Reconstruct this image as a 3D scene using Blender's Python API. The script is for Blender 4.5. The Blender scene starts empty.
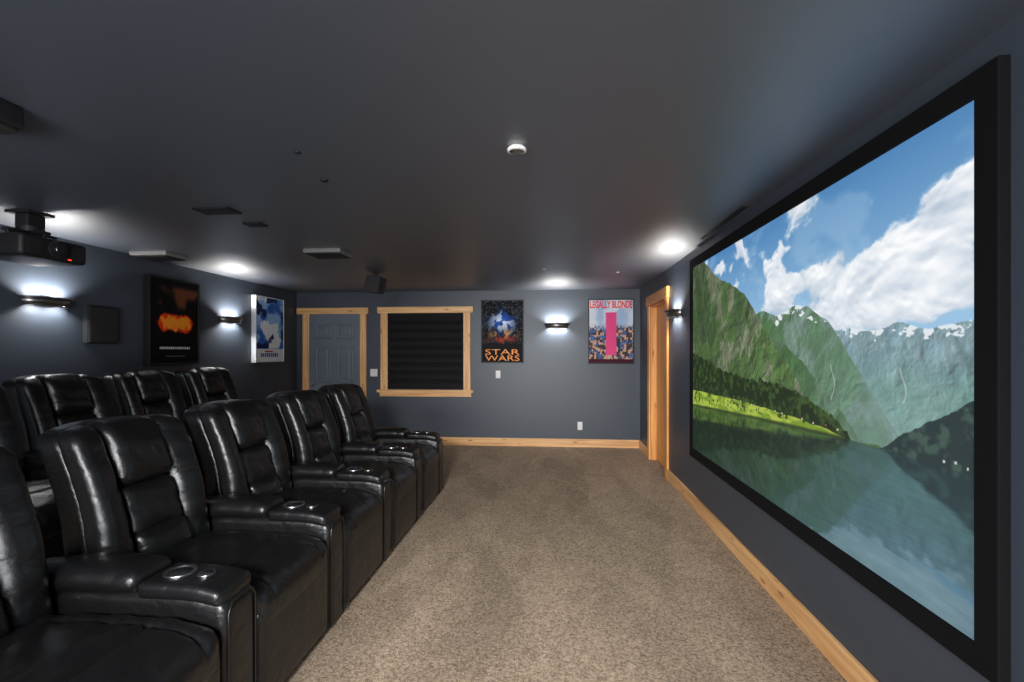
import bpy, bmesh, math, random
import numpy as np
from mathutils import Vector, Matrix
random.seed(4)
S=bpy.context.scene
C=S.collection
S.view_settings.view_transform='Standard'

# ------------------------------------------------------------ helpers
def srgb(c):
    return tuple(((x/255)/12.92 if x/255<=0.04045 else ((x/255+0.055)/1.055)**2.4) for x in c)
def link(o,parent=None):
    C.objects.link(o)
    if parent is not None: o.parent=parent
    return o
def tag(o,label=None,category=None,group=None,kind=None):
    if label: o["label"]=label
    if category: o["category"]=category
    if group: o["group"]=group
    if kind: o["kind"]=kind
    return o
def empty(name,loc,rz=0):
    e=bpy.data.objects.new(name,None); e.empty_display_size=0.1
    e.location=loc; e.rotation_euler=(0,0,rz); C.objects.link(e); return e
def from_bm(name,bm,mat,parent=None,loc=(0,0,0),smooth=True,auto=None):
    bmesh.ops.recalc_face_normals(bm,faces=bm.faces)
    me=bpy.data.meshes.new(name); bm.to_mesh(me); bm.free()
    for p in me.polygons: p.use_smooth=smooth
    mats=mat if isinstance(mat,(list,tuple)) else [mat]
    for m in mats: me.materials.append(m)
    o=bpy.data.objects.new(name,me); o.location=loc
    link(o,parent)
    return o
def add_box(bm,lo,hi,bevel=0,seg=2,mi=0):
    r=bmesh.ops.create_cube(bm,size=1)
    vs=r['verts']
    for v in vs:
        v.co=Vector([(lo[i]+hi[i])/2+v.co[i]*(hi[i]-lo[i]) for i in range(3)])
    fs=set(f for v in vs for f in v.link_faces)
    for f in fs: f.material_index=mi
    if bevel>0:
        es=list(set(e for v in vs for e in v.link_edges))
        bmesh.ops.bevel(bm,geom=es,offset=bevel,segments=seg,affect='EDGES',profile=0.5)
def boxes(name,lst,mat,parent=None,bevel=0,smooth=False):
    bm=bmesh.new()
    lo=[min(b[0][i] for b in lst) for i in range(3)]; hi=[max(b[1][i] for b in lst) for i in range(3)]
    off=(0,0,0)
    if parent is None: off=((lo[0]+hi[0])/2,(lo[1]+hi[1])/2,lo[2])
    for b in lst:
        add_box(bm,[b[0][i]-off[i] for i in range(3)],[b[1][i]-off[i] for i in range(3)],bevel)
    return from_bm(name,bm,mat,parent,off,smooth)
def add_cyl(bm,c,r1,r2,h,axis='Z',seg=32,mi=0):
    r=bmesh.ops.create_cone(bm,cap_ends=True,segments=seg,radius1=r1,radius2=r2,depth=h)
    M={'Z':Matrix.Identity(3),'X':Matrix.Rotation(math.pi/2,3,'Y'),'Y':Matrix.Rotation(-math.pi/2,3,'X')}[axis]
    for v in r['verts']: v.co=M@v.co+Vector(c)
    for f in set(f for v in r['verts'] for f in v.link_faces): f.material_index=mi
def lathe(name,prof,mat,parent=None,loc=(0,0,0),seg=32,smooth=True):
    bm=bmesh.new(); rings=[]
    for (r,z) in prof:
        rings.append([bm.verts.new((r*math.cos(2*math.pi*k/seg),r*math.sin(2*math.pi*k/seg),z)) for k in range(seg)])
    for a,b in zip(rings[:-1],rings[1:]):
        for k in range(seg):
            bm.faces.new((a[k],a[(k+1)%seg],b[(k+1)%seg],b[k]))
    if prof[-1][0]>1e-4: bm.faces.new(rings[-1])
    if prof[0][0]>1e-4: bm.faces.new(rings[0])
    return from_bm(name,bm,mat,parent,loc,smooth)
def rbox(name,c,s,r,mat,parent=None,bulge=(0,0,0),m=6,ks=3,deform=None):
    h=[x/2 for x in s]; r=min(r,min(h)*0.98)
    ax=[]
    for a in range(3):
        inn=h[a]-r
        z=[inn+r*math.tan(k*math.pi/4/ks) for k in range(1,ks+1)]
        mm=max(2,int(m*max(0.3,s[a]/max(s))))
        l=[-inn+2*inn*i/mm for i in range(mm+1)]
        l=[-q for q in reversed(z)]+l+z
        ax.append(l)
    bm=bmesh.new(); D={}
    def V(p):
        k=(round(p[0],5),round(p[1],5),round(p[2],5))
        if k not in D: D[k]=bm.verts.new(p)
        return D[k]
    for a in range(3):
        b,cx=(a+1)%3,(a+2)%3
        for sg in (-1,1):
            for i in range(len(ax[b])-1):
                for j in range(len(ax[cx])-1):
                    q=[]
                    for (ii,jj) in ((i,j),(i+1,j),(i+1,j+1),(i,j+1)):
                        p=[0,0,0]; p[a]=sg*h[a]; p[b]=ax[b][ii]; p[cx]=ax[cx][jj]; q.append(V(p))
                    try: bm.faces.new(q)
                    except ValueError: pass
    for v in bm.verts:
        p=v.co.copy()
        q=Vector([max(-(h[i]-r),min(h[i]-r,p[i])) for i in range(3)])
        d=p-q
        if d.length>1e-9: p=q+d.normalized()*r
        t=[p[i]/h[i] for i in range(3)]
        for i in range(3):
            j,k=(i+1)%3,(i+2)%3
            if bulge[i]: p[i]+=bulge[i]*t[i]*max(0,1-t[j]**2)*max(0,1-t[k]**2)
        p=p+Vector(c)
        if deform: p=deform(p)
        v.co=p
    return from_bm(name,bm,mat,parent,(0,0,0),True)
def tube(name,pts,r,mat,parent,seg=6,closed=False):
    """thin sewn piping following a list of points"""
    bm=bmesh.new(); rings=[]; n=len(pts); P=[Vector(p) for p in pts]
    for i in range(n):
        a=P[(i-1)%n] if (closed or i>0) else P[i]; b=P[(i+1)%n] if (closed or i<n-1) else P[i]
        t=(b-a).normalized(); u=t.cross(Vector((0.3,1,0.2))).normalized(); w=t.cross(u)
        rings.append([bm.verts.new(P[i]+u*(r*math.cos(2*math.pi*k/seg))+w*(r*math.sin(2*math.pi*k/seg))) for k in range(seg)])
    for i in range(n if closed else n-1):
        A,B=rings[i],rings[(i+1)%n]
        for k in range(seg): bm.faces.new((A[k],A[(k+1)%seg],B[(k+1)%seg],B[k]))
    return from_bm(name,bm,mat,parent)

# ------------------------------------------------------------ materials
def new_mat(name):
    m=bpy.data.materials.new(name); m.use_nodes=True
    nt=m.node_tree; b=nt.nodes['Principled BSDF']
    return m,nt,b
def simple(name,col,rough=0.5,metal=0,emit=None,es=0,bump=0,bscale=200,coat=0,spec=0.5):
    m,nt,b=new_mat(name)
    b.inputs['Base Color'].default_value=(*col,1); b.inputs['Roughness'].default_value=rough
    b.inputs['Metallic'].default_value=metal; b.inputs['Specular IOR Level'].default_value=spec
    b.inputs['Coat Weight'].default_value=coat
    if emit: b.inputs['Emission Color'].default_value=(*emit,1); b.inputs['Emission Strength'].default_value=es
    if bump>0:
        tc=nt.nodes.new('ShaderNodeTexCoord'); n=nt.nodes.new('ShaderNodeTexNoise'); n.inputs['Scale'].default_value=bscale
        nt.links.new(tc.outputs['Object'],n.inputs['Vector'])
        bp=nt.nodes.new('ShaderNodeBump'); bp.inputs['Strength'].default_value=bump; bp.inputs['Distance'].default_value=0.002
        nt.links.new(n.outputs['Fac'],bp.inputs['Height']); nt.links.new(bp.outputs['Normal'],b.inputs['Normal'])
    return m
def paint(name,c1,c2,rough,bump=0.08,spec=.5,coat=0,crough=.3):
    m,nt,b=new_mat(name)
    tc=nt.nodes.new('ShaderNodeTexCoord')
    n=nt.nodes.new('ShaderNodeTexNoise'); n.inputs['Scale'].default_value=1.1; n.inputs['Detail'].default_value=4
    nt.links.new(tc.outputs['Object'],n.inputs['Vector'])
    mx=nt.nodes.new('ShaderNodeMix'); mx.data_type='RGBA'
    mx.inputs[6].default_value=(*c1,1); mx.inputs[7].default_value=(*c2,1)
    nt.links.new(n.outputs['Fac'],mx.inputs[0]); nt.links.new(mx.outputs[2],b.inputs['Base Color'])
    b.inputs['Roughness'].default_value=rough; b.inputs['Specular IOR Level'].default_value=spec
    b.inputs['Coat Weight'].default_value=coat; b.inputs['Coat Roughness'].default_value=crough
    n2=nt.nodes.new('ShaderNodeTexNoise'); n2.inputs['Scale'].default_value=90; n2.inputs['Detail'].default_value=3
    nt.links.new(tc.outputs['Object'],n2.inputs['Vector'])
    bp=nt.nodes.new('ShaderNodeBump'); bp.inputs['Strength'].default_value=bump; bp.inputs['Distance'].default_value=0.003
    nt.links.new(n2.outputs['Fac'],bp.inputs['Height']); nt.links.new(bp.outputs['Normal'],b.inputs['Normal'])
    return m
M_wall=paint('slate_wall_paint',(0.043,0.054,0.072),(0.050,0.062,0.082),0.44)
M_ceil=paint('satin_ceiling_paint',(0.038,0.047,0.068),(0.043,0.053,0.075),0.50,0.03,spec=1.0,coat=1.0,crough=.50)
M_ceil.node_tree.nodes['Principled BSDF'].inputs['Coat IOR'].default_value=1.8
M_door=simple('slate_door_paint',(0.13,0.15,0.185),0.35,bump=0.05)

def wood(name,axis,warm=0):
    m,nt,b=new_mat(name); L=nt.links.new
    tc=nt.nodes.new('ShaderNodeTexCoord'); mp=nt.nodes.new('ShaderNodeMapping')
    sc=[18,18,18]; sc[axis]=0.8; mp.inputs['Scale'].default_value=sc
    L(tc.outputs['Object'],mp.inputs['Vector'])
    n=nt.nodes.new('ShaderNodeTexNoise'); n.inputs['Scale'].default_value=1.6; n.inputs['Detail'].default_value=5; n.inputs['Distortion'].default_value=0.7
    L(mp.outputs['Vector'],n.inputs['Vector'])
    r=nt.nodes.new('ShaderNodeValToRGB')
    e=r.color_ramp.elements
    g=(lambda c:(c[0],c[1]*(.80 if warm else 1),c[2]*(.5 if warm else 1),1))
    e[0].position=0.28; e[0].color=g((0.56,0.265,0.095)); e[1].position=0.68; e[1].color=g((0.88,0.54,0.255))
    x=e.new(0.5); x.color=g((0.76,0.42,0.175))
    L(n.outputs['Fac'],r.inputs['Fac'])
    mp2=nt.nodes.new('ShaderNodeMapping'); s2=[11,11,11]; s2[axis]=3.4; mp2.inputs['Scale'].default_value=s2
    v=nt.nodes.new('ShaderNodeTexVoronoi'); v.inputs['Scale'].default_value=1
    L(tc.outputs['Object'],mp2.inputs['Vector']); L(mp2.outputs['Vector'],v.inputs['Vector'])
    kr=nt.nodes.new('ShaderNodeValToRGB'); k=kr.color_ramp.elements
    k[0].position=0.06; k[0].color=(0.38,0.26,0.19,1); k[1].position=0.18; k[1].color=(1,1,1,1)
    L(v.outputs['Distance'],kr.inputs['Fac'])
    mx=nt.nodes.new('ShaderNodeMix'); mx.data_type='RGBA'; mx.blend_type='MULTIPLY'; mx.inputs[0].default_value=.8
    L(r.outputs['Color'],mx.inputs[6]); L(kr.outputs['Color'],mx.inputs[7]); L(mx.outputs[2],b.inputs['Base Color'])
    b.inputs['Roughness'].default_value=0.42
    return m
W_x=wood('pine_x',0); W_y=wood('pine_y',1); W_z=wood('pine_z',2)
A_y=wood('amber_pine_y',1,1); A_z=wood('amber_pine_z',2,1)

def carpet():
    m,nt,b=new_mat('taupe_carpet')
    L=nt.links.new
    tc=nt.nodes.new('ShaderNodeTexCoord')
    n=nt.nodes.new('ShaderNodeTexNoise'); n.inputs['Scale'].default_value=200; n.inputs['Detail'].default_value=3
    n2=nt.nodes.new('ShaderNodeTexNoise'); n2.inputs['Scale'].default_value=75; n2.inputs['Detail'].default_value=4
    for q in (n,n2): L(tc.outputs['Object'],q.inputs['Vector'])
    def math_(op,a,bb):
        k=nt.nodes.new('ShaderNodeMath'); k.operation=op
        for i,x in enumerate((a,bb)):
            if isinstance(x,(int,float)): k.inputs[i].default_value=x
            else: L(x,k.inputs[i])
        return k.outputs[0]
    ad=math_('ADD',math_('MULTIPLY',n.outputs['Fac'],0.55),math_('MULTIPLY',n2.outputs['Fac'],0.45))
    r=nt.nodes.new('ShaderNodeValToRGB'); e=r.color_ramp.elements
    e[0].position=0.36; e[0].color=(0.095,0.067,0.044,1); e[1].position=0.64; e[1].color=(0.60,0.455,0.33,1)
    L(ad,r.inputs['Fac'])
    # soft nap marks left by a vacuum cleaner, warped so that no edge is straight
    wn=nt.nodes.new('ShaderNodeTexNoise'); wn.inputs['Scale'].default_value=2.2; wn.inputs['Detail'].default_value=3
    L(tc.outputs['Object'],wn.inputs['Vector'])
    wa=nt.nodes.new('ShaderNodeVectorMath'); wa.operation='MULTIPLY_ADD'; wa.inputs[1].default_value=(.35,.35,0)
    L(wn.outputs['Color'],wa.inputs[0]); L(tc.outputs['Object'],wa.inputs[2])
    def passes(rot,sx,sy,soft):
        mp=nt.nodes.new('ShaderNodeMapping'); mp.inputs['Rotation'].default_value=(0,0,rot)
        L(wa.outputs['Vector'],mp.inputs['Vector'])
        mq=nt.nodes.new('ShaderNodeMapping'); mq.inputs['Scale'].default_value=(sx,sy,1); L(mp.outputs['Vector'],mq.inputs['Vector'])
        v=nt.nodes.new('ShaderNodeTexVoronoi'); v.feature='SMOOTH_F1'; v.inputs['Scale'].default_value=1; v.inputs['Randomness'].default_value=0.9; v.inputs['Smoothness'].default_value=soft
        L(mq.outputs['Vector'],v.inputs['Vector'])
        s=nt.nodes.new('ShaderNodeSeparateColor'); L(v.outputs['Color'],s.inputs['Color']); return s.outputs[0]
    p=math_('ADD',math_('MULTIPLY',passes(0.16,4.2,0.75,.10),0.5),math_('MULTIPLY',passes(-0.28,3.6,0.8,.12),0.5))
    n4=nt.nodes.new('ShaderNodeTexNoise'); n4.inputs['Scale'].default_value=6; n4.inputs['Detail'].default_value=6; n4.inputs['Distortion'].default_value=.3
    L(tc.outputs['Object'],n4.inputs['Vector'])
    fr=nt.nodes.new('ShaderNodeValToRGB'); k=fr.color_ramp.elements; k[0].position=.42; k[0].color=(0,0,0,1); k[1].position=.58; k[1].color=(1,1,1,1)
    L(n4.outputs['Fac'],fr.inputs['Fac'])
    fac=math_('ADD',math_('ADD',math_('MULTIPLY',p,0.38),0.78),math_('MULTIPLY',fr.outputs['Color'],0.08))
    mx=nt.nodes.new('ShaderNodeMix'); mx.data_type='RGBA'; mx.blend_type='MULTIPLY'; mx.inputs[0].default_value=1
    cb=nt.nodes.new('ShaderNodeCombineColor')
    for i in range(3): L(fac,cb.inputs[i])
    L(r.outputs['Color'],mx.inputs[6]); L(cb.outputs[0],mx.inputs[7]); L(mx.outputs[2],b.inputs['Base Color'])
    b.inputs['Roughness'].default_value=1; b.inputs['Specular IOR Level'].default_value=0.1
    bp=nt.nodes.new('ShaderNodeBump'); bp.inputs['Strength'].default_value=0.9; bp.inputs['Distance'].default_value=0.011
    L(ad,bp.inputs['Height']); L(bp.outputs['Normal'],b.inputs['Normal'])
    return m
M_carpet=carpet()
def leather():
    m,nt,b=new_mat('black_leather'); L=nt.links.new
    b.inputs['Base Color'].default_value=(0.006,0.006,0.0065,1)
    b.inputs['Roughness'].default_value=0.32; b.inputs['Specular IOR Level'].default_value=0.5
    tc=nt.nodes.new('ShaderNodeTexCoord')
    v=nt.nodes.new('ShaderNodeTexVoronoi'); v.inputs['Scale'].default_value=240
    n=nt.nodes.new('ShaderNodeTexNoise'); n.inputs['Scale'].default_value=6; n.inputs['Detail'].default_value=2.5; n.inputs['Distortion'].default_value=1.0
    mp=nt.nodes.new('ShaderNodeMapping'); mp.inputs['Scale'].default_value=(12,9,18); mp.inputs['Rotation'].default_value=(0.45,0.3,0)
    n3=nt.nodes.new('ShaderNodeTexNoise'); n3.inputs['Scale'].default_value=1; n3.inputs['Detail'].default_value=3; n3.inputs['Distortion'].default_value=1.6
    L(tc.outputs['Object'],mp.inputs['Vector']); L(mp.outputs['Vector'],n3.inputs['Vector'])
    L(tc.outputs['Object'],v.inputs['Vector']); L(tc.outputs['Object'],n.inputs['Vector'])
    b1=nt.nodes.new('ShaderNodeBump'); b1.inputs['Strength'].default_value=0.5; b1.inputs['Distance'].default_value=0.015
    b3=nt.nodes.new('ShaderNodeBump'); b3.inputs['Strength'].default_value=0.5; b3.inputs['Distance'].default_value=0.006
    b2=nt.nodes.new('ShaderNodeBump'); b2.inputs['Strength'].default_value=0.22; b2.inputs['Distance'].default_value=0.001
    L(n.outputs['Fac'],b1.inputs['Height']); L(v.outputs['Distance'],b2.inputs['Height']); L(n3.outputs['Fac'],b3.inputs['Height'])
    L(b1.outputs['Normal'],b3.inputs['Normal']); L(b3.outputs['Normal'],b2.inputs['Normal']); L(b2.outputs['Normal'],b.inputs['Normal'])
    return m
M_leather=leather()
M_steel=simple('brushed_steel',(0.42,0.43,0.45),0.28,1)
M_black=simple('black_plastic',(0.012,0.012,0.014),0.5,bump=0.1,spec=.3)
M_velvet=simple('black_velvet',(0.005,0.005,0.006),0.8,bump=0.2,bscale=500,spec=.15)
M_bronze=simple('dark_bronze',(0.30,0.29,0.28),0.28,0.95)
M_white=simple('white_plastic',(0.78,0.77,0.74),0.4)
M_grey=simple('grey_grille',(0.030,0.029,0.028),0.8,bump=0.4,bscale=400,spec=.1)
M_pale=simple('grey_speaker_case',(0.16,0.16,0.155),0.5)
M_blind=simple('black_blind_fabric',(0.006,0.006,0.007),0.65,bump=0.2,spec=.18)
M_bulb=simple('warm_bulb',(1,1,1),0.5,emit=(1,0.95,0.86),es=10)
M_red=simple('red_indicator',(0.6,0.02,0.02),0.4,emit=(1,0.05,0.02),es=2)
M_lens=simple('lens_glass',(0.01,0.012,0.02),0.15)
def vcol(name,emit):
    m,nt,b=new_mat(name)
    a=nt.nodes.new('ShaderNodeAttribute'); a.attribute_name='Col'
    if emit:
        b.inputs['Base Color'].default_value=(0.02,0.02,0.02,1); b.inputs['Roughness'].default_value=0.9; b.inputs['Specular IOR Level'].default_value=0.1
        nt.links.new(a.outputs['Color'],b.inputs['Emission Color']); b.inputs['Emission Strength'].default_value=emit
    else:
        nt.links.new(a.outputs['Color'],b.inputs['Base Color']); b.inputs['Roughness'].default_value=0.6; b.inputs['Specular IOR Level'].default_value=0.15
    return m
M_print=vcol('poster_print',0); M_image=vcol('projected_image',1.0)

# ------------------------------------------------------------ procedural painting on vertex grids
def vnoise(x,y,seed):
    rng=np.random.RandomState(seed); T=rng.rand(256,256)
    xi=np.floor(x).astype(int); yi=np.floor(y).astype(int); fx=x-xi; fy=y-yi
    fx=fx*fx*fx*(fx*(fx*6-15)+10); fy=fy*fy*fy*(fy*(fy*6-15)+10)
    g=lambda a,b:T[b%256,a%256]
    return (g(xi,yi)*(1-fx)+g(xi+1,yi)*fx)*(1-fy)+(g(xi,yi+1)*(1-fx)+g(xi+1,yi+1)*fx)*fy
def fbm(x,y,seed,o=5,gain=0.5):
    s=0;a=1;t=0
    for k in range(o):
        c,sn=math.cos(k*.9),math.sin(k*.9); xr=x*c-y*sn; yr=x*sn+y*c
        s=s+a*vnoise(xr*2**k+17.3*k,yr*2**k+31.7*k,seed+k); t+=a; a*=gain
    return s/t
def ridged(x,y,seed,o=5):
    s=0;a=1;t=0
    for k in range(o):
        s=s+a*(1-abs(2*vnoise(x*2**k+17*k,y*2**k+31*k,seed+k)-1)); t+=a; a*=0.5
    return s/t
def sst(a,b,x):
    t=np.clip((x-a)/(b-a),0,1); return t*t*(3-2*t)
def mixc(A,B,t): return A*(1-t[...,None])+B*t[...,None]
def col(*c): return np.array(c,dtype=float)
def panel(name,w,h,nx,ny,func,mat,parent,y=0,z0=0):
    U,V=np.meshgrid(np.linspace(0,1,nx+1),np.linspace(0,1,ny+1))
    rgb=np.clip(func(U,V),0,255)/255
    lin=np.where(rgb<=0.04045,rgb/12.92,((rgb+0.055)/1.055)**2.4)
    co=np.stack([(U-0.5)*w,np.full_like(U,y),V*h+z0],-1).reshape(-1,3)
    idx=np.arange((nx+1)*(ny+1)).reshape(ny+1,nx+1)
    f=np.stack([idx[:-1,:-1],idx[:-1,1:],idx[1:,1:],idx[1:,:-1]],-1).reshape(-1,4)
    me=bpy.data.meshes.new(name); me.from_pydata(co.tolist(),[],f.tolist())
    at=me.color_attributes.new('Col','FLOAT_COLOR','POINT')
    buf=np.ones((len(co),4),dtype=np.float32); buf[:,:3]=lin.reshape(-1,3)
    at.data.foreach_set('color',buf.ravel()); me.materials.append(mat)
    o=bpy.data.objects.new(name,me); link(o,parent); return o

def landscape(U,V):
    X=U*1.79
    K=lambda *c: np.broadcast_to(col(*c),U.shape+(3,))
    t=np.clip((V-0.62)/0.38,0,1)
    img=mixc(K(152,192,224),col(76,130,182),t)
    wx=fbm(X*2.5,V*2.5,7,4)-.5; wy=fbm(X*2.5+9,V*2.5,8,4)-.5
    cx_,cy_=X*6.0+wx*1.0,V*8.0+wy*1.0
    n=fbm(cx_,cy_,11,8,0.52); nd=fbm(X*10+3+wx,V*14+wy,23,5,.45)
    def blob(u,v,su,sv): return np.exp(-((U-u)/su)**2-((V-v)/sv)**2)
    bias=(0.95*blob(0.83,0.73,0.10,0.075)+0.95*blob(0.92,0.73,0.07,0.09)+1.0*blob(0.99,0.79,0.05,0.09)
      +1.05*blob(0.69,0.765,0.10,0.055)+1.05*blob(0.58,0.745,0.10,0.045)+0.95*blob(0.23,0.92,0.12,0.05)
      +1.2*blob(0.80,0.65,0.28,0.05)+0.5*blob(0.50,0.90,0.025,0.02)+0.45*blob(0.86,0.895,0.03,0.014)+0.35*blob(0.93,0.93,0.03,0.012)+.35*blob(.62,.87,.03,.012))
    val=(n-.5)*1.9+bias*0.60
    cm=sst(0.25,0.44,val)
    up=np.clip(np.gradient(fbm(cx_,cy_,11,4,.45),axis=0)*U.shape[0]/8,-1,1)
    shd=np.clip(0.60-0.34*up+0.7*(nd-.5)+0.25*(val-.5)+.8*np.clip(V-.74,-.2,.1),0,1)
    cc=mixc(K(170,186,204),col(253,253,254),shd)
    img=mixc(img,cc,cm*0.97)
    img=mixc(img,col(225,235,243),0.18*sst(.52,.7,fbm(X*5+5,V*9,29,5))*(1-cm))
    def relief(f,seed,k,sl=.4):
        a=fbm(X*3,V*3,seed+90,4)-.5; b=fbm(X*3+7,V*3,seed+91,4)-.5
        h=0.6*ridged(X*f*.7+sl*V*f*.7+a*2.2,V*f*0.7+b*2.2,seed,3)+0.5*fbm(X*f*3+a*2,V*f*3.4+b*2,seed+5,5,.52)
        gx=np.gradient(h,axis=1)*h.shape[1]/f; gy=np.gradient(h,axis=0)*h.shape[0]/f
        return h/1.1,np.clip(1+k*(gx*.8-.7*gy),0.66,1.26)
    def ridge(pts,rough,f,seed):
        p=np.array(pts); return np.interp(U,p[:,0],p[:,1])+rough*(fbm(X*f,X*0+3,seed,6,0.5)-0.5)
    def layer(img,r,C,low=None):
        return mixc(img,C,sst(-0.0015,0.0015,r-V))
    haze=np.clip(1-(V-0.30)/0.20,0,1)
    # far range
    r=ridge([(0,.6),(.7,.60),(.76,.595),(.795,.600),(.849,.580),(.896,.596),(.936,.586),(1,.598)],0.03,9,41)
    h,s=relief(6,51,0.06,.2); d=r-V
    base=mixc(K(122,150,160),col(98,138,124),sst(0.03,0.2,d))
    base=mixc(base,col(138,154,154),sst(0.55,0.75,h)*0.3)*s[...,None]
    base=mixc(base,col(158,186,196),0.50*haze)
    sn=sst(0.57,0.62,fbm(X*40,V*64,77,4)+0.10-d*4.6)*(d<0.028)
    base=mixc(base,col(232,238,244),sn*.9)
    img=layer(img,r,base)
    # middle massif
    r=ridge([(0,.6),(.3,.60),(.44,.680),(.50,.680),(.559,.665),(.60,.675),(.64,.683),(.68,.666),(.731,.62),(.77,.56),(.81,.485),(.85,.41),(.885,.35),(.92,.30)],0.03,8,43)
    h,s=relief(6,57,0.075,.5); d=r-V
    base=mixc(K(104,126,110),col(76,110,70),sst(0.42,0.58,fbm(X*10,V*10,58,6)+0.6*d))
    base=mixc(base*s[...,None],col(130,142,134),sst(.60,.8,h)*.3)
    base=mixc(base,col(128,156,162),np.clip((U-0.48)*1.2,0,0.42)+0.15*haze)
    sn=sst(0.575,0.62,fbm(X*36,V*60,79,4)+0.10-d*3.8)*(d<0.036)*(U>0.54)*(V>.62)
    base=mixc(base,col(234,240,246),sn*.9)
    img=layer(img,r,base)
    # second spur in front
    r=ridge([(0,.5),(.40,.60),(.50,.60),(.58,.565),(.66,.50),(.74,.41),(.80,.33),(.84,.29)],0.03,8,44)
    h,s=relief(7,59,0.09,.7)
    base=mixc(K(86,108,80),col(60,94,50),sst(0.42,0.58,fbm(X*12,V*12,60,6)))*s[...,None]
    base=mixc(base,col(114,144,144),0.30*sst(.42,.8,U)+0.10*haze)
    img=layer(img,r,base)
    # left cliff
    r=ridge([(0,1.04),(.08,1.0),(.15,.95),(.25,.877),(.355,.81),(.42,.735),(.47,.67),(.52,.60),(.58,.52),(.64,.43),(.70,.31)],0.05,8,45)
    h,s=relief(6,61,0.12,.6); d=r-V
    base=mixc(K(108,114,88),col(70,96,48),sst(0.42,0.54,fbm(X*12,V*11,62,6,.55)+0.2*d))
    base=mixc(base,col(50,72,38),sst(.47,.60,fbm(X*6,V*6,64,6,.55))*.65)
    tex=fbm(X*70,V*80,66,3,.6); base=base*(0.92+.16*tex)[...,None]
    base=base*s[...,None]*(0.86+0.16*sst(0,0.5,U))[...,None]
    base=mixc(base,col(120,144,140),.12*np.ones_like(U))
    img=layer(img,r,base)
    for (u0,v0,v1) in ((0.745,0.40,0.50),(0.895,0.42,0.5),(0.38,0.5,0.6)):
        m=np.exp(-((U-u0-0.005*np.sin(V*60))/0.0014)**2)*(V>v0)*(V<v1)
        img=mixc(img,col(215,225,225),m*0.5)
    # wooded foothill
    r=ridge([(0,.53),(.1,.50),(.25,.455),(.39,.43),(.55,.425),(.654,.405),(.72,.375),(.765,.335),(.79,.303),(1,.25)],0.035,30,47)
    h=fbm(X*40,V*50,63,4,0.6)
    base=mixc(K(26,42,20),col(60,84,38),sst(0.42,0.75,h))
    img=layer(img,r,base)
    # shore meadow
    rt=ridge([(0,.325),(.25,.330),(.5,.330),(.654,.322),(.74,.313),(.79,.305),(1,.2)],0.010,14,49)
    lowp=np.array([(0,.240),(.25,.262),(.5,.284),(.68,.296),(.79,.304),(.84,.305),(1,.305)]); low=np.interp(U,lowp[:,0],lowp[:,1])
    g=fbm(X*14,V*40,65,5)
    base=mixc(K(118,146,46),col(166,186,72),sst(0.4,0.65,g))
    base=mixc(base,col(48,60,30),sst(0.0,0.012,low+0.012-V))
    img=layer(img,rt,base)
    tr=fbm(X*60,V*70,67,3); img=mixc(img,col(34,48,24),sst(0.62,0.68,tr)*(V>low+0.02)*(V<rt+0.01)*(U<0.79)*.8)
    rng=np.random.RandomState(3)
    for k in range(14):
        u0=0.30+0.035*k+0.01*rng.rand(); v0=0.328-0.0006*k+.006*rng.rand()
        img=mixc(img,col(195,188,172) if k%3 else col(150,84,64),((abs(U-u0)<0.0022)&(abs(V-v0)<0.0026)).astype(float))
    # dark right headland
    r=ridge([(0,.2),(.84,.29),(.865,.31),(.90,.355),(.936,.385),(1,.45)],0.02,30,53)
    h=fbm(X*35,V*45,69,4)
    base=mixc(K(36,52,54),col(62,84,76),sst(0.45,0.7,h))
    img=layer(img,r,base)
    for (uu,vv) in ((.957,.316),(.973,.32),(.988,.315)):
        img=mixc(img,col(190,195,196),((abs(U-uu)<0.0014)&(abs(V-vv)<0.003)).astype(float))
    # calm water : mirror image with fine horizontal ripples
    ny=U.shape[0]; nx=U.shape[1]
    k=3; pad=np.pad(img,((0,0),(k,k),(0,0)),mode='edge'); cs=np.concatenate([np.zeros((ny,1,3)),np.cumsum(pad,axis=1)],axis=1)
    soft=(cs[:,2*k+1:]-cs[:,:-(2*k+1)])/(2*k+1)
    def hn(fx,fy,seed,o):
        s_=0;a=1;t_=0
        for q in range(o):
            s_=s_+a*vnoise(X*fx*2**q+5*q,V*fy*2**q+3*q,seed+q); t_+=a; a*=.55
        return s_/t_
    jit=hn(9,140,83,3)-0.5
    fac=1.08+0.22*sst(.55,1.0,U)
    rv=np.clip(low+(low-V)*fac+jit*0.014*(1+2*(low-V)),0,.995)
    ri=np.clip((rv*(ny-1)).astype(int),0,ny-1); ci=np.broadcast_to(np.arange(nx),U.shape)
    R=0
    for q in (0,2,4,6): R=R+soft[np.clip(ri+q,0,ny-1),ci]
    R=R/4
    dep=np.clip((low-V)/0.30,0,1)
    W=R*0.66*col(.88,1.0,1.02)
    tint=mixc(K(30,52,46),col(80,114,128),sst(0.25,0.95,U))
    W=mixc(W,tint,0.22+0.32*dep)
    rip=hn(14,200,87,4); W=W*(0.94+0.13*rip)[...,None]
    m=sst(-0.001,0.001,low-V)
    return mixc(img,W,m)

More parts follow.
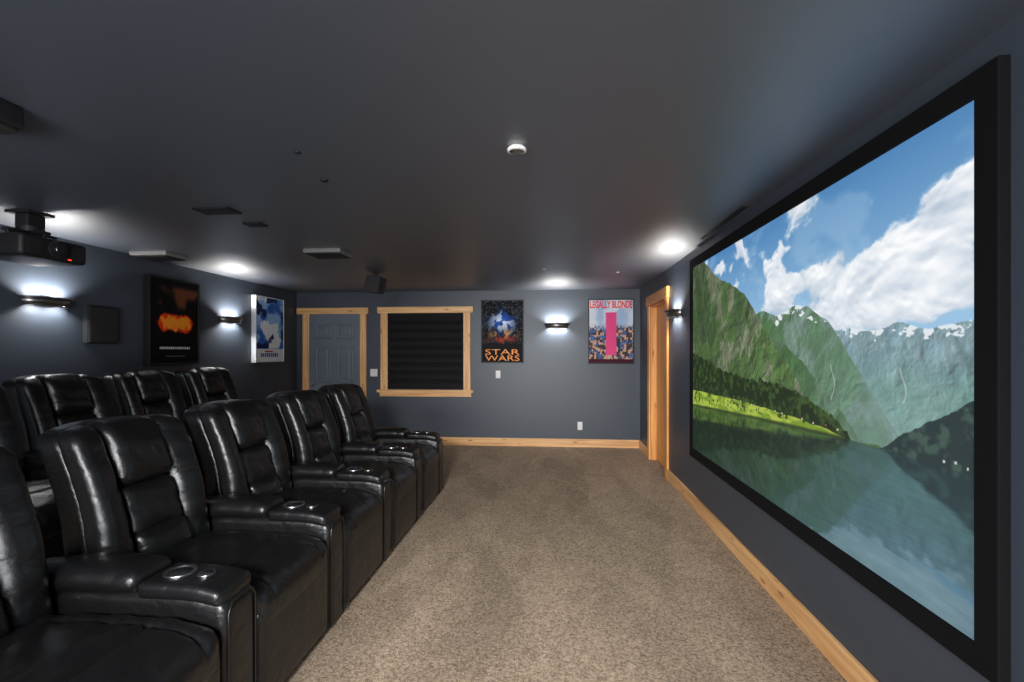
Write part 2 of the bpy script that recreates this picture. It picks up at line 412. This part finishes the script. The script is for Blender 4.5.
def poster_fire(U,V):
    n=fbm(U*5,V*7,101,5)
    img=np.zeros(U.shape+(3,))+col(12,10,11)
    img=mixc(img,col(110,62,38),sst(.42,.66,fbm(U*3+5,V*3,105,5))*sst(.62,.72,V)*sst(.96,.88,V))
    fl=np.exp(-((V-.48)/.13)**2)*np.exp(-((U-.5)/.42)**4)
    img=mixc(img,col(235,55,16),sst(.40,.6,fl*(0.45+fbm(U*8,V*6,107,4))))
    img=mixc(img,col(255,150,40),sst(.56,.72,fl*(0.45+fbm(U*14,V*18,103,4))))
    m=((abs(V-.18)<.012)&(U>.18)&(U<.82)&((U*26)%1>.35)).astype(float); img=mixc(img,col(240,235,230),m)
    m=((abs(V-.08)<.006)&(U>.3)&(U<.7)&((U*40)%1>.3)).astype(float); img=mixc(img,col(140,135,130),m)
    return img
def poster_blue(U,V):
    n=fbm(U*4,V*6,111,5)
    img=mixc(np.zeros(U.shape+(3,))+col(50,100,190),col(150,195,240),sst(.35,.7,n+.2*(V-.5)))
    img=mixc(img,col(240,243,248),sst(.52,.60,fbm(U*3+2,V*4,113,4))*(V>.2))
    img=mixc(img,col(24,40,84),sst(.54,.60,fbm(U*4+8,V*5,115,4))*(V>.2)*.9)
    img=mixc(img,col(238,240,244),sst(.20,.19,V))
    img=mixc(img,col(30,70,170),((abs(V-.10)<.03)&(U>.15)&(U<.8)&((U*14)%1>.3)).astype(float))
    img=mixc(img,col(200,40,40),((abs(V-.155)<.010)&(U>.3)&(U<.6)).astype(float))
    return img
def poster_space(U,V):
    n=fbm(U*4,V*6,121,5); s=np.random.RandomState(5).rand(*U.shape)
    img=np.zeros(U.shape+(3,))+col(6,8,14)
    img=mixc(img,col(210,220,235),((s>.988)&(V>.3)).astype(float))
    img=mixc(img,col(40,100,210),np.exp(-((U-.5)/.30)**2-((V-.66)/.18)**2)*sst(.40,.58,n))
    img=mixc(img,col(235,240,250),np.exp(-((U-.5)/.30)**2-((V-.66)/.18)**2)*sst(.52,.60,fbm(U*9,V*11,123,4)))
    img=mixc(img,col(225,160,95),np.exp(-((U-.5)/.34)**2-((V-.45)/.08)**2)*sst(.46,.58,fbm(U*10,V*12,127,4)))
    img=mixc(img,col(205,65,36),np.exp(-((U-.5)/.34)**2-((V-.36)/.05)**2)*sst(.4,.55,n))
    return img
def poster_pink(U,V):
    n=fbm(U*22,V*26,131,3); n2=fbm(U*18+9,V*22,133,3)
    img=mixc(np.zeros(U.shape+(3,))+col(230,236,244),col(175,196,228),sst(.3,.7,fbm(U*4,V*3,135,3)))
    crowd=mixc(np.zeros(U.shape+(3,))+col(70,60,66),col(215,170,140),sst(.45,.6,n)); crowd=mixc(crowd,col(70,110,170),sst(.55,.65,n2))
    img=mixc(img,crowd,sst(.62,.52,V+.08*(n-.5)))
    m=sst(.02,-.02,abs(U-.5)-.12)*(V>.12)*(V<.80); img=mixc(img,col(240,80,140),m)
    img=mixc(img,col(70,22,40),((V<.055)).astype(float))
    return img

def lettering(body,w,h,loc,mat,parent,off=0.012):
    cu=bpy.data.curves.new('lettering','FONT'); cu.body=body; cu.align_x='CENTER'; cu.offset=off; cu.extrude=0.004; cu.resolution_u=3
    t=bpy.data.objects.new('lettering_src',cu); C.objects.link(t)
    bpy.context.view_layer.update()
    me=bpy.data.meshes.new_from_object(t.evaluated_get(bpy.context.evaluated_depsgraph_get()))
    bpy.data.objects.remove(t)
    xs=[v.co.x for v in me.vertices]; ys=[v.co.y for v in me.vertices]
    cx=(min(xs)+max(xs))/2; sx=w/(max(xs)-min(xs)); sy=h/(max(ys)-min(ys)); y0=min(ys)
    for v in me.vertices:
        v.co=Vector(((v.co.x-cx)*sx+loc[0],loc[1]-v.co.z*0.3,(v.co.y-y0)*sy+loc[2]))
    me.materials.clear(); me.materials.append(mat)
    o=bpy.data.objects.new('title_lettering',me); link(o,parent); return o

# ------------------------------------------------------------ room
XL,XR,YB,YF,ZC=-4.16,1.33,7.5,-2.6,2.44
T=0.15
fl=boxes('floor',[((XL-T,YF-T,-0.1),(XR+T+.3,YB+T,0))],M_carpet); tag(fl,'taupe cut-pile carpet floor','floor',kind='structure')
ce=boxes('ceiling',[((XL-T,YF-T,ZC),(XR+T+.3,YB+T,ZC+.1))],M_ceil); tag(ce,'dark slate satin painted ceiling','ceiling',kind='structure')
o=boxes('wall_left',[((XL-T,YF,0),(XL,YB,ZC))],M_wall); tag(o,'slate blue painted side wall','wall',kind='structure')
o=boxes('wall_back',[((XL-T,YB,0),(XR+T,YB+T,ZC))],M_wall); tag(o,'slate blue painted end wall','wall',kind='structure')
o=boxes('wall_front',[((XL-T,YF-T,0),(XR+T,YF,ZC))],M_wall); tag(o,'slate blue painted wall behind the seats','wall',kind='structure')
d0,d1,dz=5.78,6.70,2.10
o=boxes('wall_right',[((XR,YF,0),(XR+T,d0,ZC)),((XR,d1,0),(XR+T,YB,ZC)),((XR,d0,dz),(XR+T,d1,ZC))],M_wall); tag(o,'slate blue painted wall carrying the screen','wall',kind='structure')
o=boxes('trim_1',[((XR-.025,d0-.12,0),(XR,d0,dz)),((XR-.025,d1,0),(XR,d1+.12,dz)),((XR,d0-.001,0),(XR+.1,d0+.02,dz)),((XR,d1-.02,0),(XR+.1,d1,dz))],A_z,bevel=.004)
tag(o,'amber pine door casing on the screen wall','door trim',kind='structure')
o=boxes('trim_2',[((XR-.035,d0-.15,dz),(XR,d1+.15,dz+.13)),((XR,d0,dz-.02),(XR+.1,d1,dz))],A_y,bevel=.004)
tag(o,'amber pine door head casing on the screen wall','door trim',kind='structure')
o=boxes('door_2',[((XR+.075,d0+.02,0.01),(XR+.11,d1-.02,dz-.02))],A_z); tag(o,'amber pine wooden door in the screen wall','door',kind='structure')
def panel_door(name,x0,x1,z0,z1,y,mat):
    bm=bmesh.new(); cx=(x0+x1)/2
    add_box(bm,(x0-cx,0,0),(x1-cx,.03,z1-z0))
    w=x1-x0; s=.11; pw=(w-3*s)/2
    for i in range(2):
        a=-w/2+s+i*(pw+s)
        for (b0,b1) in ((.22,.80),(.98,1.56),(1.68,1.92)):
            for q in (((a,-.020,b0),(a+pw,0,b0+.028)),((a,-.020,b1-.028),(a+pw,0,b1)),((a,-.020,b0),(a+.028,0,b1)),((a+pw-.028,-.020,b0),(a+pw,0,b1))):
                add_box(bm,*q,bevel=.006)
            add_box(bm,(a+.055,-.016,b0+.055),(a+pw-.055,0,b1-.055),bevel=.010)
    return from_bm(name,bm,mat,None,(cx,y,z0),False)
o=panel_door('door_1',-3.935,-3.085,0.005,2.085,7.465,M_door); tag(o,'slate blue six-panel interior door','door',kind='structure')
bmk=bmesh.new(); bmesh.ops.create_uvsphere(bmk,u_segments=20,v_segments=12,radius=.028)
for v in bmk.verts: v.co+=Vector((-.36,-.06,.95))
add_cyl(bmk,(-.36,-.02,.95),.012,.012,.06,'Y',16); add_cyl(bmk,(-.36,-.012,.95),.03,.03,.01,'Y',24)
k=from_bm('door_knob',bmk,M_steel,o); k["label"]="brushed metal door knob"
o=boxes('trim_3',[((-4.045,7.46,0),(-3.935,7.5,2.085)),((-3.085,7.46,0),(-2.985,7.5,2.085))],W_z,bevel=.004); tag(o,'pine casing posts beside the panel door','door trim',kind='structure')
o=boxes('trim_4',[((-4.14,7.45,2.085),(-2.95,7.5,2.185))],W_x,bevel=.005); tag(o,'pine head casing over the panel door','door trim',kind='structure')
o=boxes('window_1',[((-2.745,7.455,.86),(-2.63,7.5,2.10)),((-1.405,7.455,.86),(-1.295,7.5,2.10))],W_z,bevel=.004); tag(o,'pine window side casings','window frame',kind='structure')
o=boxes('trim_5',[((-2.795,7.445,2.09),(-1.25,7.5,2.19)),((-2.795,7.42,.83),(-1.25,7.5,.875)),((-2.76,7.455,.765),(-1.28,7.5,.83))],W_x,bevel=.004); tag(o,'pine window head casing and sill','window trim',kind='structure')
bm=bmesh.new(); nst=9; x0,x1=-2.63,-1.405; z0,z1=.885,2.085
prev=None; hh=(z1-z0)/nst
pts=[]
for i in range(nst):
    zt=z1-i*hh
    pts+= [(0.0,zt),(-.016,zt-hh*.35),(-.022,zt-hh*.8),(-.018,zt-hh*.93),(0,zt-hh*.97)]
for (yy,zz) in pts:
    a=bm.verts.new((-(x1-x0)/2,yy,zz-z0)); b=bm.verts.new(((x1-x0)/2,yy,zz-z0))
    if prev: bm.faces.new((prev[0],prev[1],b,a))
    prev=(a,b)
add_box(bm,(-(x1-x0)/2,-.03,z1-z0-.05),((x1-x0)/2,.005,z1-z0))
add_box(bm,(-(x1-x0)/2,-.02,0),((x1-x0)/2,.004,.025))
o=from_bm('window_blind',bm,M_blind,None,((x0+x1)/2,7.492,z0),False); tag(o,'black pleated blackout shade closed over the window','window blind')
o=boxes('baseboard_back',[((-2.985,7.478,0),(XR-.022,7.5,.125))],W_x,bevel=.004); tag(o,'pine baseboard along the end wall','baseboard',kind='structure')
o=boxes('baseboard_right',[((XR-.022,YF,0),(XR,d0-.12,.125)),((XR-.022,d1+.12,0),(XR,7.5,.125))],W_y,bevel=.004); tag(o,'pine baseboard under the screen','baseboard',kind='structure')
o=boxes('baseboard_left',[((XL,5.7,0),(XL+.022,7.45,.125))],W_y,bevel=.004); tag(o,'pine baseboard along the side wall','baseboard',kind='structure')
RZ=.15; RX=-2.56
o=boxes('seating_riser',[((XL,YF,0),(RX-.025,5.65,RZ))],M_carpet); tag(o,'carpeted platform step under the rear recliners','platform')
o=boxes('trim_6',[((RX-.025,YF,0.0),(RX,5.65,RZ+.004)),((RX-.10,YF,RZ),(RX-.02,5.65,RZ+.01))],W_y,bevel=.003); tag(o,'pine nosing board on the platform edge','trim',kind='structure')

# ------------------------------------------------------------ screen
sc=empty('projection_screen',(XR,3.105,0.491),-math.pi/2)
tag(sc,'large wall screen with black velvet frame showing a fjord landscape','screen')
SW_,SH_=3.01,1.68; fw=.085
hw=SW_/2; yf=-.036
bm=bmesh.new()
add_box(bm,(-hw-fw,yf,0),(hw+fw,0,fw),.005); add_box(bm,(-hw-fw,yf,fw+SH_),(hw+fw,0,2*fw+SH_),.005)
add_box(bm,(-hw-fw,yf,fw-.004),(-hw,0,fw+SH_+.004),.005); add_box(bm,(hw,yf,fw-.004),(hw+fw,0,fw+SH_+.004),.005)
from_bm('screen_frame',bm,M_velvet,sc,smooth=False)
p=panel('screen_surface',SW_+.01,SH_+.01,960,540,landscape,M_image,sc,y=yf+.010,z0=fw-.005); p["label"]="glowing picture of a lake between steep mountains under clouds"

# ------------------------------------------------------------ posters
def poster(loc,rz,w,h,func,label,frame_mat,depth=.03,fwid=.018,nx=150,ny=220):
    e=empty('framed_poster',loc,rz); tag(e,label,'poster')
    bm=bmesh.new(); a=w/2
    add_box(bm,(-a,-depth,0),(a,0,fwid),.003); add_box(bm,(-a,-depth,h-fwid),(a,0,h),.003)
    add_box(bm,(-a,-depth,fwid),(-a+fwid,0,h-fwid),.003); add_box(bm,(a-fwid,-depth,fwid),(a,0,h-fwid),.003)
    add_box(bm,(-a+fwid,-depth+.009,fwid),(a-fwid,0,h-fwid))
    from_bm('frame',bm,frame_mat,e,smooth=False)
    panel('poster_print',w-2*fwid,h-2*fwid,nx,ny,func,M_print,e,y=-depth+.007,z0=fwid)
    return e
M_fr=simple('black_frame',(0.01,0.01,0.01),0.4,spec=.3); M_frw=simple('pale_frame',(0.6,0.62,0.65),0.35)
M_yel=simple('orange_ink',srgb((255,150,30)),0.5); M_rink=simple('red_ink',srgb((245,15,30)),0.5)
poster((XL,4.90,1.335),math.pi/2,.70,.93,poster_fire,'black framed movie poster with orange flames on dark ground',M_fr,depth=.07,fwid=.022)
poster((XL,6.66,1.325),math.pi/2,.70,.94,poster_blue,'pale framed movie poster in blue and white',M_frw,depth=.07,fwid=.014)
e=poster((-.79,YB,1.30),0,.675,.99,poster_space,'black framed movie poster with starry sky and orange title',M_fr)
lettering('STAR',.54,.085,(0,-.026,.130),M_yel,e,-.002); lettering('WARS',.54,.085,(0,-.026,.034),M_yel,e,-.002)
e=poster((.89,YB,1.29),0,.70,1.0,poster_pink,'black framed movie poster with red title and pink block',M_fr)
lettering('LEGALLY BLONDE',.64,.115,(0,-.026,.855),M_rink,e,.028)

# ------------------------------------------------------------ sconces
def sconce_parts(e):
    bm=bmesh.new(); n=28
    def band(z0,z1,ax,ay,ax2,ay2,th):
        rows=[]
        for (zz,a,b) in ((z0,ax,ay),(z1,ax2,ay2)):
            for q in (0,th):
                rows.append([bm.verts.new(((a-q)*math.cos(-math.pi/2+math.pi*k/n),(b-q)*math.sin(-math.pi/2+math.pi*k/n),zz)) for k in range(n+1)])
        for (r1,r2) in ((0,2),(1,3),(0,1),(2,3)):
            for k in range(n):
                bm.faces.new((rows[r1][k],rows[r1][k+1],rows[r2][k+1],rows[r2][k]))
        for k in (0,n): bm.faces.new((rows[0][k],rows[1][k],rows[3][k],rows[2][k]))
    band(-.034,.022,.105,.165,.125,.195,.005)
    band(.022,.034,.132,.205,.132,.205,.014)
    band(-.043,-.033,.110,.172,.110,.172,.010)
    from_bm('lamp_shade',bm,M_bronze,e)
    bm=bmesh.new(); add_box(bm,(0,-.08,-.035),(.018,.08,.030),.004); add_cyl(bm,(.028,0,0),.01,.01,.03,'X',12)
    from_bm('wall_plate',bm,M_bronze,e)
    bm=bmesh.new(); bmesh.ops.create_uvsphere(bm,u_segments=16,v_segments=10,radius=.014)
    for v in bm.verts: v.co+=Vector((.050,0,0))
    from_bm('light_bulb',bm,M_bulb,e)
def sconce_light(e,pu,pd):
    for sy in (-.085,.085):
        for (dz,rx,p) in ((.012,math.pi,pu/2),(-.018,0,pd/2)):
            l=bpy.data.lights.new('sconce_glow','SPOT'); l.energy=p; l.spot_size=math.radians(150); l.spot_blend=.5; l.shadow_soft_size=.035; l.color=(1,.98,.96)
            lo=bpy.data.objects.new('sconce_glow',l); lo.location=(.072,sy,dz); lo.rotation_euler=(rx,0,0); link(lo,e)
first=None
spec_=[((XL,3.60,1.885),0,44,22),((XL,5.86,1.885),0,44,30),((.06,YB,1.885),-math.pi/2,50,36),((XR,5.28,1.885),math.pi,34,26)]
for i,(loc,rz,pu,pd) in enumerate(spec_):
    e=empty('wall_sconce',loc,rz); tag(e,'dark bronze half-round wall lamp lit upward and downward','wall lamp',group='bronze wall lamps')
    if first is None: sconce_parts(e); first=e
    else:
        for ch in [c for c in first.children if c.type=='MESH']:
            c2=ch.copy(); C.objects.link(c2); c2.parent=e
    sconce_light(e,pu,pd)

# ------------------------------------------------------------ recliners
def lean(p):
    x,y,z=p
    t=max(0,z-.38)
    x-= .24*t+.10*t*t
    x+= .055*(abs(y)/.3)**2*sst(0.45,0.9,np.array(z)).item()
    x+= .003*math.sin(z*55+y*9)*(1 if z>.5 else 0)*max(0,1-abs(y)*2)
    z-= .030*(abs(y)/.30)**4*max(0,(z-.75)/.4)
    return Vector((x,y,z))
def seatdef(p):
    x,y,z=p
    if z>.45:
        z-=.016*math.exp(-((abs(y)-.20)/.009)**2)
        if abs(y)<.2: z-=.014*math.exp(-((x-.30)/.009)**2)
        z+=.003*math.sin(x*38+y*7)*math.cos(y*21)
        z-=.004*max(0,math.sin(x*70+3*math.sin(y*11)))*math.exp(-((abs(y)-.22)/.05)**2)
    f=max(0,(x-.30)/.2); z-=.035*f*f
    b=max(0,(.0-x)/.3); z-=.02*b
    return Vector((x,y,z))
def bols(p):
    q=lean(p)
    q.x-=.007*math.exp(-((p.z-.88)/.010)**2)
    q.x-=.003*max(0,math.sin(p.z*46+2.5*math.sin(p.y*20)))*math.exp(-((abs(p.y)-.15)/.04)**2)
    return q
def padd(p):
    q=lean(p)
    q.x-=.004*max(0,math.sin(p.y*60+2*math.sin(p.z*18)))*sst(.4,1.0,np.array(math.cos(p.z*25))).item()
    return q
def build_arm(parent,ylocal):
    def armd(p):
        x,y,z=p
        if z>.3:
            f=max(0,(x-.30)/.2); z-=.03*f*f
            b=max(0,(-.1-x)/.3); z-=.03*b
        return Vector((x,y,z))
    a=rbox('armrest',(.03,ylocal,.30),(.93,.185,.59),.034,M_leather,parent,bulge=(.006,.004,.0),m=16,deform=armd)
    rbox('arm_pad',(-.13,ylocal,.625),(.56,.196,.080),.037,M_leather,a,bulge=(0,.001,.018),m=14,deform=armd)
    rbox('console_top',(.315,ylocal,.605),(.32,.196,.06),.022,M_leather,a,bulge=(.006,.001,.002),m=12,deform=armd)
    pts=[]
    hy,zt,zb=.078,.560,.03
    for s in (-1,1):
        path=[(.499,ylocal+s*hy,zb+(zt-.03-zb)*k/10) for k in range(11)]
        pts=path if s==-1 else pts+[(.497,ylocal-hy+2*hy*k/8,zt+.006*math.sin(math.pi*k/8)) for k in range(1,8)]+path[::-1]
    tube('arm_piping',pts,.0035,M_leather,a)
    c=lathe('cup_holder',[(.056,.0),(.056,.008),(.048,.011),(.042,.008),(.040,.001),(.001,.001)],M_steel,a,(.25,ylocal,.635)); c["label"]='round steel cup holder ring'
    lathe('cup_well',[(.041,.0),(.041,.0045),(.0005,.0045)],M_black,c,(0,0,0))
    c=lathe('control_button',[(.030,.0),(.030,.007),(.025,.009),(.020,.006),(.0005,.006)],M_steel,a,(.355,ylocal,.632)); c["label"]='small steel recline control dial'
    lathe('dial_face',[(.021,.0),(.021,.008),(.0005,.008)],M_black,c,(0,0,0))
    return a
def build_recliner(e):
    rbox('base',(.02,0,.19),(.84,.59,.36),.03,M_leather,e,m=8)
    rbox('footrest',(.455,0,.235),(.095,.585,.40),.030,M_leather,e,bulge=(.012,0,0),m=16)
    rbox('seat_cushion',(.12,0,.458),(.78,.59,.170),.058,M_leather,e,bulge=(.012,0,.030),m=64,deform=seatdef)
    b=rbox('backrest',(-.25,0,.745),(.14,.60,.80),.045,M_leather,e,bulge=(.01,0,.012),m=16,deform=lean)
    for s in (-1,1):
        rbox('side_bolster',(-.165,s*.220,.80),(.125,.157,.715),.050,M_leather,b,bulge=(.020,0,0),m=54,deform=bols)
    rbox('headrest',(-.152,0,1.012),(.150,.290,.280),.050,M_leather,b,bulge=(.030,0,.012),m=30,deform=padd)
    rbox('back_cushion',(-.162,0,.760),(.130,.284,.232),.038,M_leather,b,bulge=(.022,0,0),m=30,deform=padd)
    rbox('lumbar_cushion',(-.152,0,.578),(.150,.284,.20),.042,M_leather,b,bulge=(.026,0,0),m=30,deform=padd)
    build_arm(e,-.4)
def copy_tree(src,dst):
    for ch in src.children:
        c2=ch.copy(); C.objects.link(c2); c2.parent=dst
        copy_tree(ch,c2)
master=None
rows=[('front recliner row',0.0,[(-1.66,1.31),(-1.66,2.11),(-1.66,2.91),(-1.66,3.71),(-1.66,4.51)]),
      ('rear recliner row',RZ,[(-3.10,2.42),(-3.24,3.23),(-3.31,4.03),(-3.33,4.83)])]
for gname,z,ys in rows:
    for i,(x,y) in enumerate(ys):
        e=empty('recliner',(x,y,z)); tag(e,'black leather theater recliner with cup holder on '+('carpeted platform' if z>0 else 'carpet floor'),'recliner',group=gname)
        if master is None: build_recliner(e); master=e
        else: copy_tree(master,e)
        if i==len(ys)-1:
            src=[c for c in master.children if c.name.startswith('armrest')][0]
            a=src.copy(); C.objects.link(a); a.parent=e; a.location=(0,.8,0); copy_tree(src,a)

# ------------------------------------------------------------ ceiling things
pj=empty('projector',(-3.62,3.04,2.09)); tag(pj,'black ceiling projector hanging on a short mount','projector')
b=rbox('body',(0,0,.09),(.40,.45,.15),.03,M_black,pj,m=8)
bm=bmesh.new(); add_cyl(bm,(.200,0,.09),.060,.056,.04,'X',36); add_cyl(bm,(.215,0,.09),.048,.048,.04,'X',36); l=from_bm('lens_barrel',bm,M_black,pj,smooth=False)
bm=bmesh.new(); add_cyl(bm,(.237,0,.09),.038,.034,.006,'X',32); from_bm('lens',bm,M_lens,pj,smooth=False)
for s in (-1,1):
    bm=bmesh.new()
    for k in range(7): add_box(bm,(.195,s*.145-.045,.045+.013*k),(.206,s*.145+.045,.051+.013*k))
    add_box(bm,(.193,s*.145-.045,.045),(.198,s*.145+.045,.13))
    from_bm('vent_grille',bm,M_grey,pj,smooth=False)
bm=bmesh.new()
for k in range(9): add_box(bm,(-.12+.02*k,-.231,.05),(-.112+.02*k,-.223,.13))
add_box(bm,(-.12,-.227,.05),(.05,-.221,.13))
from_bm('vent_grille',bm,M_grey,pj,smooth=False)
bm=bmesh.new(); add_box(bm,(.198,.08,.032),(.204,.10,.038)); from_bm('indicator_light',bm,M_red,pj,smooth=False)
bm=bmesh.new(); add_box(bm,(-.09,-.09,.332),(.09,.09,.35),.004); add_box(bm,(-.05,-.06,.245),(.05,.06,.335),.008); add_cyl(bm,(0,0,.23),.075,.075,.035,'Z',24)
add_box(bm,(-.13,-.025,.195),(.13,.025,.216),.003); add_box(bm,(-.025,-.16,.195),(.025,.16,.216),.003)
for sx,sy in ((.11,0),(-.11,0),(0,.14),(0,-.14)): add_cyl(bm,(sx,sy,.18),.012,.012,.06,'Z',12)
from_bm('ceiling_mount',bm,M_black,pj,smooth=False)
dt=lathe('smoke_detector',[(.036,0.0),(.045,.003),(.046,.010),(.042,.016),(.036,.022)],M_white,None,(-.17,2.26,ZC-.022),smooth=False); tag(dt,'small round metallic ceiling detector','smoke detector')
lathe('detector_face',[(.001,-.003),(.030,-.003),(.036,.0),(.036,.004)],M_steel,dt,(0,0,0))
def flat_speaker(loc,w,d,h,rz,label):
    e=empty('ceiling_speaker',loc,rz); tag(e,label,'speaker',group='ceiling speakers')
    rbox('speaker_body',(0,0,h/2+.006),(w,d,h-.010),.008,M_pale,e,m=4)
    rbox('speaker_grille',(0,0,.006),(w*.88,d*.84,.012),.005,M_black,e,m=4)
    return e
flat_speaker((-2.15,4.45,ZC-.05),.36,.30,.05,0,'flat rectangular speaker with black grille mounted on the ceiling')
flat_speaker((-3.86,4.42,ZC-.05),.38,.30,.05,0,'flat rectangular speaker on the ceiling by the side wall')
e=empty('ceiling_speaker',(-2.215,1.63,ZC-.11)); tag(e,'black box speaker mounted on the ceiling above the seats','speaker',group='ceiling speakers')
rbox('speaker_body',(0,0,.065),(.26,.21,.09),.014,M_black,e,m=4); rbox('speaker_grille',(0,0,.012),(.23,.18,.022),.008,M_grey,e,m=4)
e=empty('surround_speaker',(-2.18,5.72,ZC-.25)); tag(e,'black box surround speaker on a ceiling bracket','speaker')
bm=bmesh.new()
prof=[(-.10,0.02),(.08,0.0),(.12,.19),(-.06,.21)]
va=[bm.verts.new((x,-.11,z)) for x,z in prof]; vb=[bm.verts.new((x,.11,z)) for x,z in prof]
bm.faces.new(va); bm.faces.new(vb)
for k in range(4): bm.faces.new((va[k],va[(k+1)%4],vb[(k+1)%4],vb[k]))
bmesh.ops.bevel(bm,geom=list(bm.edges),offset=.008,segments=2,affect='EDGES')
from_bm('speaker_body',bm,M_black,e,smooth=False)
bm=bmesh.new(); add_cyl(bm,(.02,0,.225),.02,.02,.045,'Z',16); add_cyl(bm,(.02,0,.246),.04,.04,.006,'Z',20); from_bm('bracket',bm,M_black,e,smooth=False)
e=empty('wall_speaker',(XL,4.08,1.55)); tag(e,'dark grey flat square surround speaker on the wall','speaker')
bm=bmesh.new()
pr=[(0,-.165),(.045,-.150),(.045,.150),(0,.165)]
va=[bm.verts.new((x,y,0)) for x,y in pr]; vb=[bm.verts.new((x,y,.34)) for x,y in pr]
bm.faces.new(va); bm.faces.new(vb)
for k in range(4): bm.faces.new((va[k],va[(k+1)%4],vb[(k+1)%4],vb[k]))
bmesh.ops.bevel(bm,geom=list(bm.edges),offset=.006,segments=2,affect='EDGES')
from_bm('speaker_body',bm,M_black,e,smooth=False)
bm=bmesh.new(); add_box(bm,(.044,-.138,.014),(.051,.138,.326),.003); from_bm('speaker_grille',bm,M_grey,e,smooth=False)
def vent(loc,w,d,rz,label,n=8,fr=.018):
    e=empty('ceiling_vent',loc,rz); tag(e,label,'vent')
    bm=bmesh.new(); t=.012
    add_box(bm,(-w/2,-d/2,0),(w/2,-d/2+fr,t),.003); add_box(bm,(-w/2,d/2-fr,0),(w/2,d/2,t),.003)
    add_box(bm,(-w/2,-d/2,0),(-w/2+fr,d/2,t),.003); add_box(bm,(w/2-fr,-d/2,0),(w/2,d/2,t),.003)
    for k in range(n):
        y=-d/2+.02+(d-.04)*(k+.5)/n; add_box(bm,(-w/2+.01,y-.003,.003),(w/2-.01,y+.003,t))
    from_bm('vent_louvers',bm,M_black,e,smooth=False)
vent((-2.28,3.09,ZC-.012),.26,.14,0,'black louvered air vent in the ceiling',5)
vent((-2.24,3.45,ZC-.012),.14,.10,0,'small black louvered ceiling vent',4)
vent((1.265,3.75,ZC-.012),.035,.9,0,'narrow black slot vent along the ceiling edge',1,.010)
for (x,y,r) in ((-1.23,2.22,.014),(-1.28,2.60,.022),(-.10,5.6,.02),(.78,5.9,.02)):
    o=lathe('sprinkler_cap',[(.001,0),(r*.8,0),(r,.003),(r,.008)],M_black if x<-1 else M_white,None,(x,y,ZC-.008),20); tag(o,'small round cap flush on the ceiling','ceiling cap',group='ceiling caps')
def plate(name,loc,w,h,label,cat,kind_):
    e=empty(name,loc); tag(e,label,cat)
    rbox('cover_plate',(0,-.004,h/2),(w,.008,h),.003,M_white,e,m=3)
    n=2 if w>.1 else 1
    if kind_=='switch':
        for i in range(n):
            x=(i-(n-1)/2)*.046; rbox('rocker',(x,-.009,h/2),(.032,.006,.065),.002,M_white,e,m=3)
    else:
        for zz in (.04,.085): rbox('receptacle',(0,-.009,zz),(.034,.004,.03),.002,M_white,e,m=3)
plate('light_switch',(-2.868,YB,1.08),.118,.12,'white double light switch beside the door casing','light switch','switch')
plate('light_switch',(-.86,YB,1.06),.075,.12,'white single wall switch under the poster','light switch','switch')
plate('wall_outlet',(.417,YB,.265),.075,.125,'white electrical outlet low on the wall','outlet','outlet')

# ------------------------------------------------------------ lights
def area(loc,target,sx,sy,e,colr=(1,1,1)):
    l=bpy.data.lights.new('fill_area','AREA'); l.shape='RECTANGLE'; l.size=sx; l.size_y=sy; l.energy=e; l.color=colr
    o=bpy.data.objects.new('fill_area',l); o.location=loc
    o.rotation_euler=(Vector(target)-Vector(loc)).to_track_quat('-Z','Y').to_euler(); C.objects.link(o)
def spot(loc,target,ang,e,rad=.25,colr=(1,1,1)):
    l=bpy.data.lights.new('fill_spot','SPOT'); l.energy=e; l.spot_size=math.radians(ang); l.spot_blend=1; l.shadow_soft_size=rad; l.color=colr
    o=bpy.data.objects.new('fill_spot',l); o.location=loc
    o.rotation_euler=(Vector(target)-Vector(loc)).to_track_quat('-Z','Y').to_euler(); C.objects.link(o)
area((-1.3,-1.4,2.38),(-1.0,1.6,0),2.6,1.2,125)  # added fill, above and behind the camera; no fixture belongs to it
spot((-.4,-1.8,2.25),(-.3,4.8,0.0),56,1700,.35)  # added spot from behind the camera, brightens the far floor and end wall
area((-.8,-2.3,.7),(-.8,2.5,2.6),3.6,1.0,220,(0.92,0.96,1))  # added low fill aimed upward to lift the ceiling
w=bpy.data.worlds.new('World'); S.world=w; w.use_nodes=True
w.node_tree.nodes['Background'].inputs[0].default_value=(0.02,0.02,0.025,1)

# ------------------------------------------------------------ camera
cam=bpy.data.cameras.new('Camera'); co=bpy.data.objects.new('Camera',cam); C.objects.link(co)
co.location=(0,0,1.473); co.rotation_euler=(math.pi/2,0,math.radians(4.88))
cam.sensor_width=36; cam.lens=16.875; cam.shift_y=.0107; cam.clip_start=.05
S.camera=co
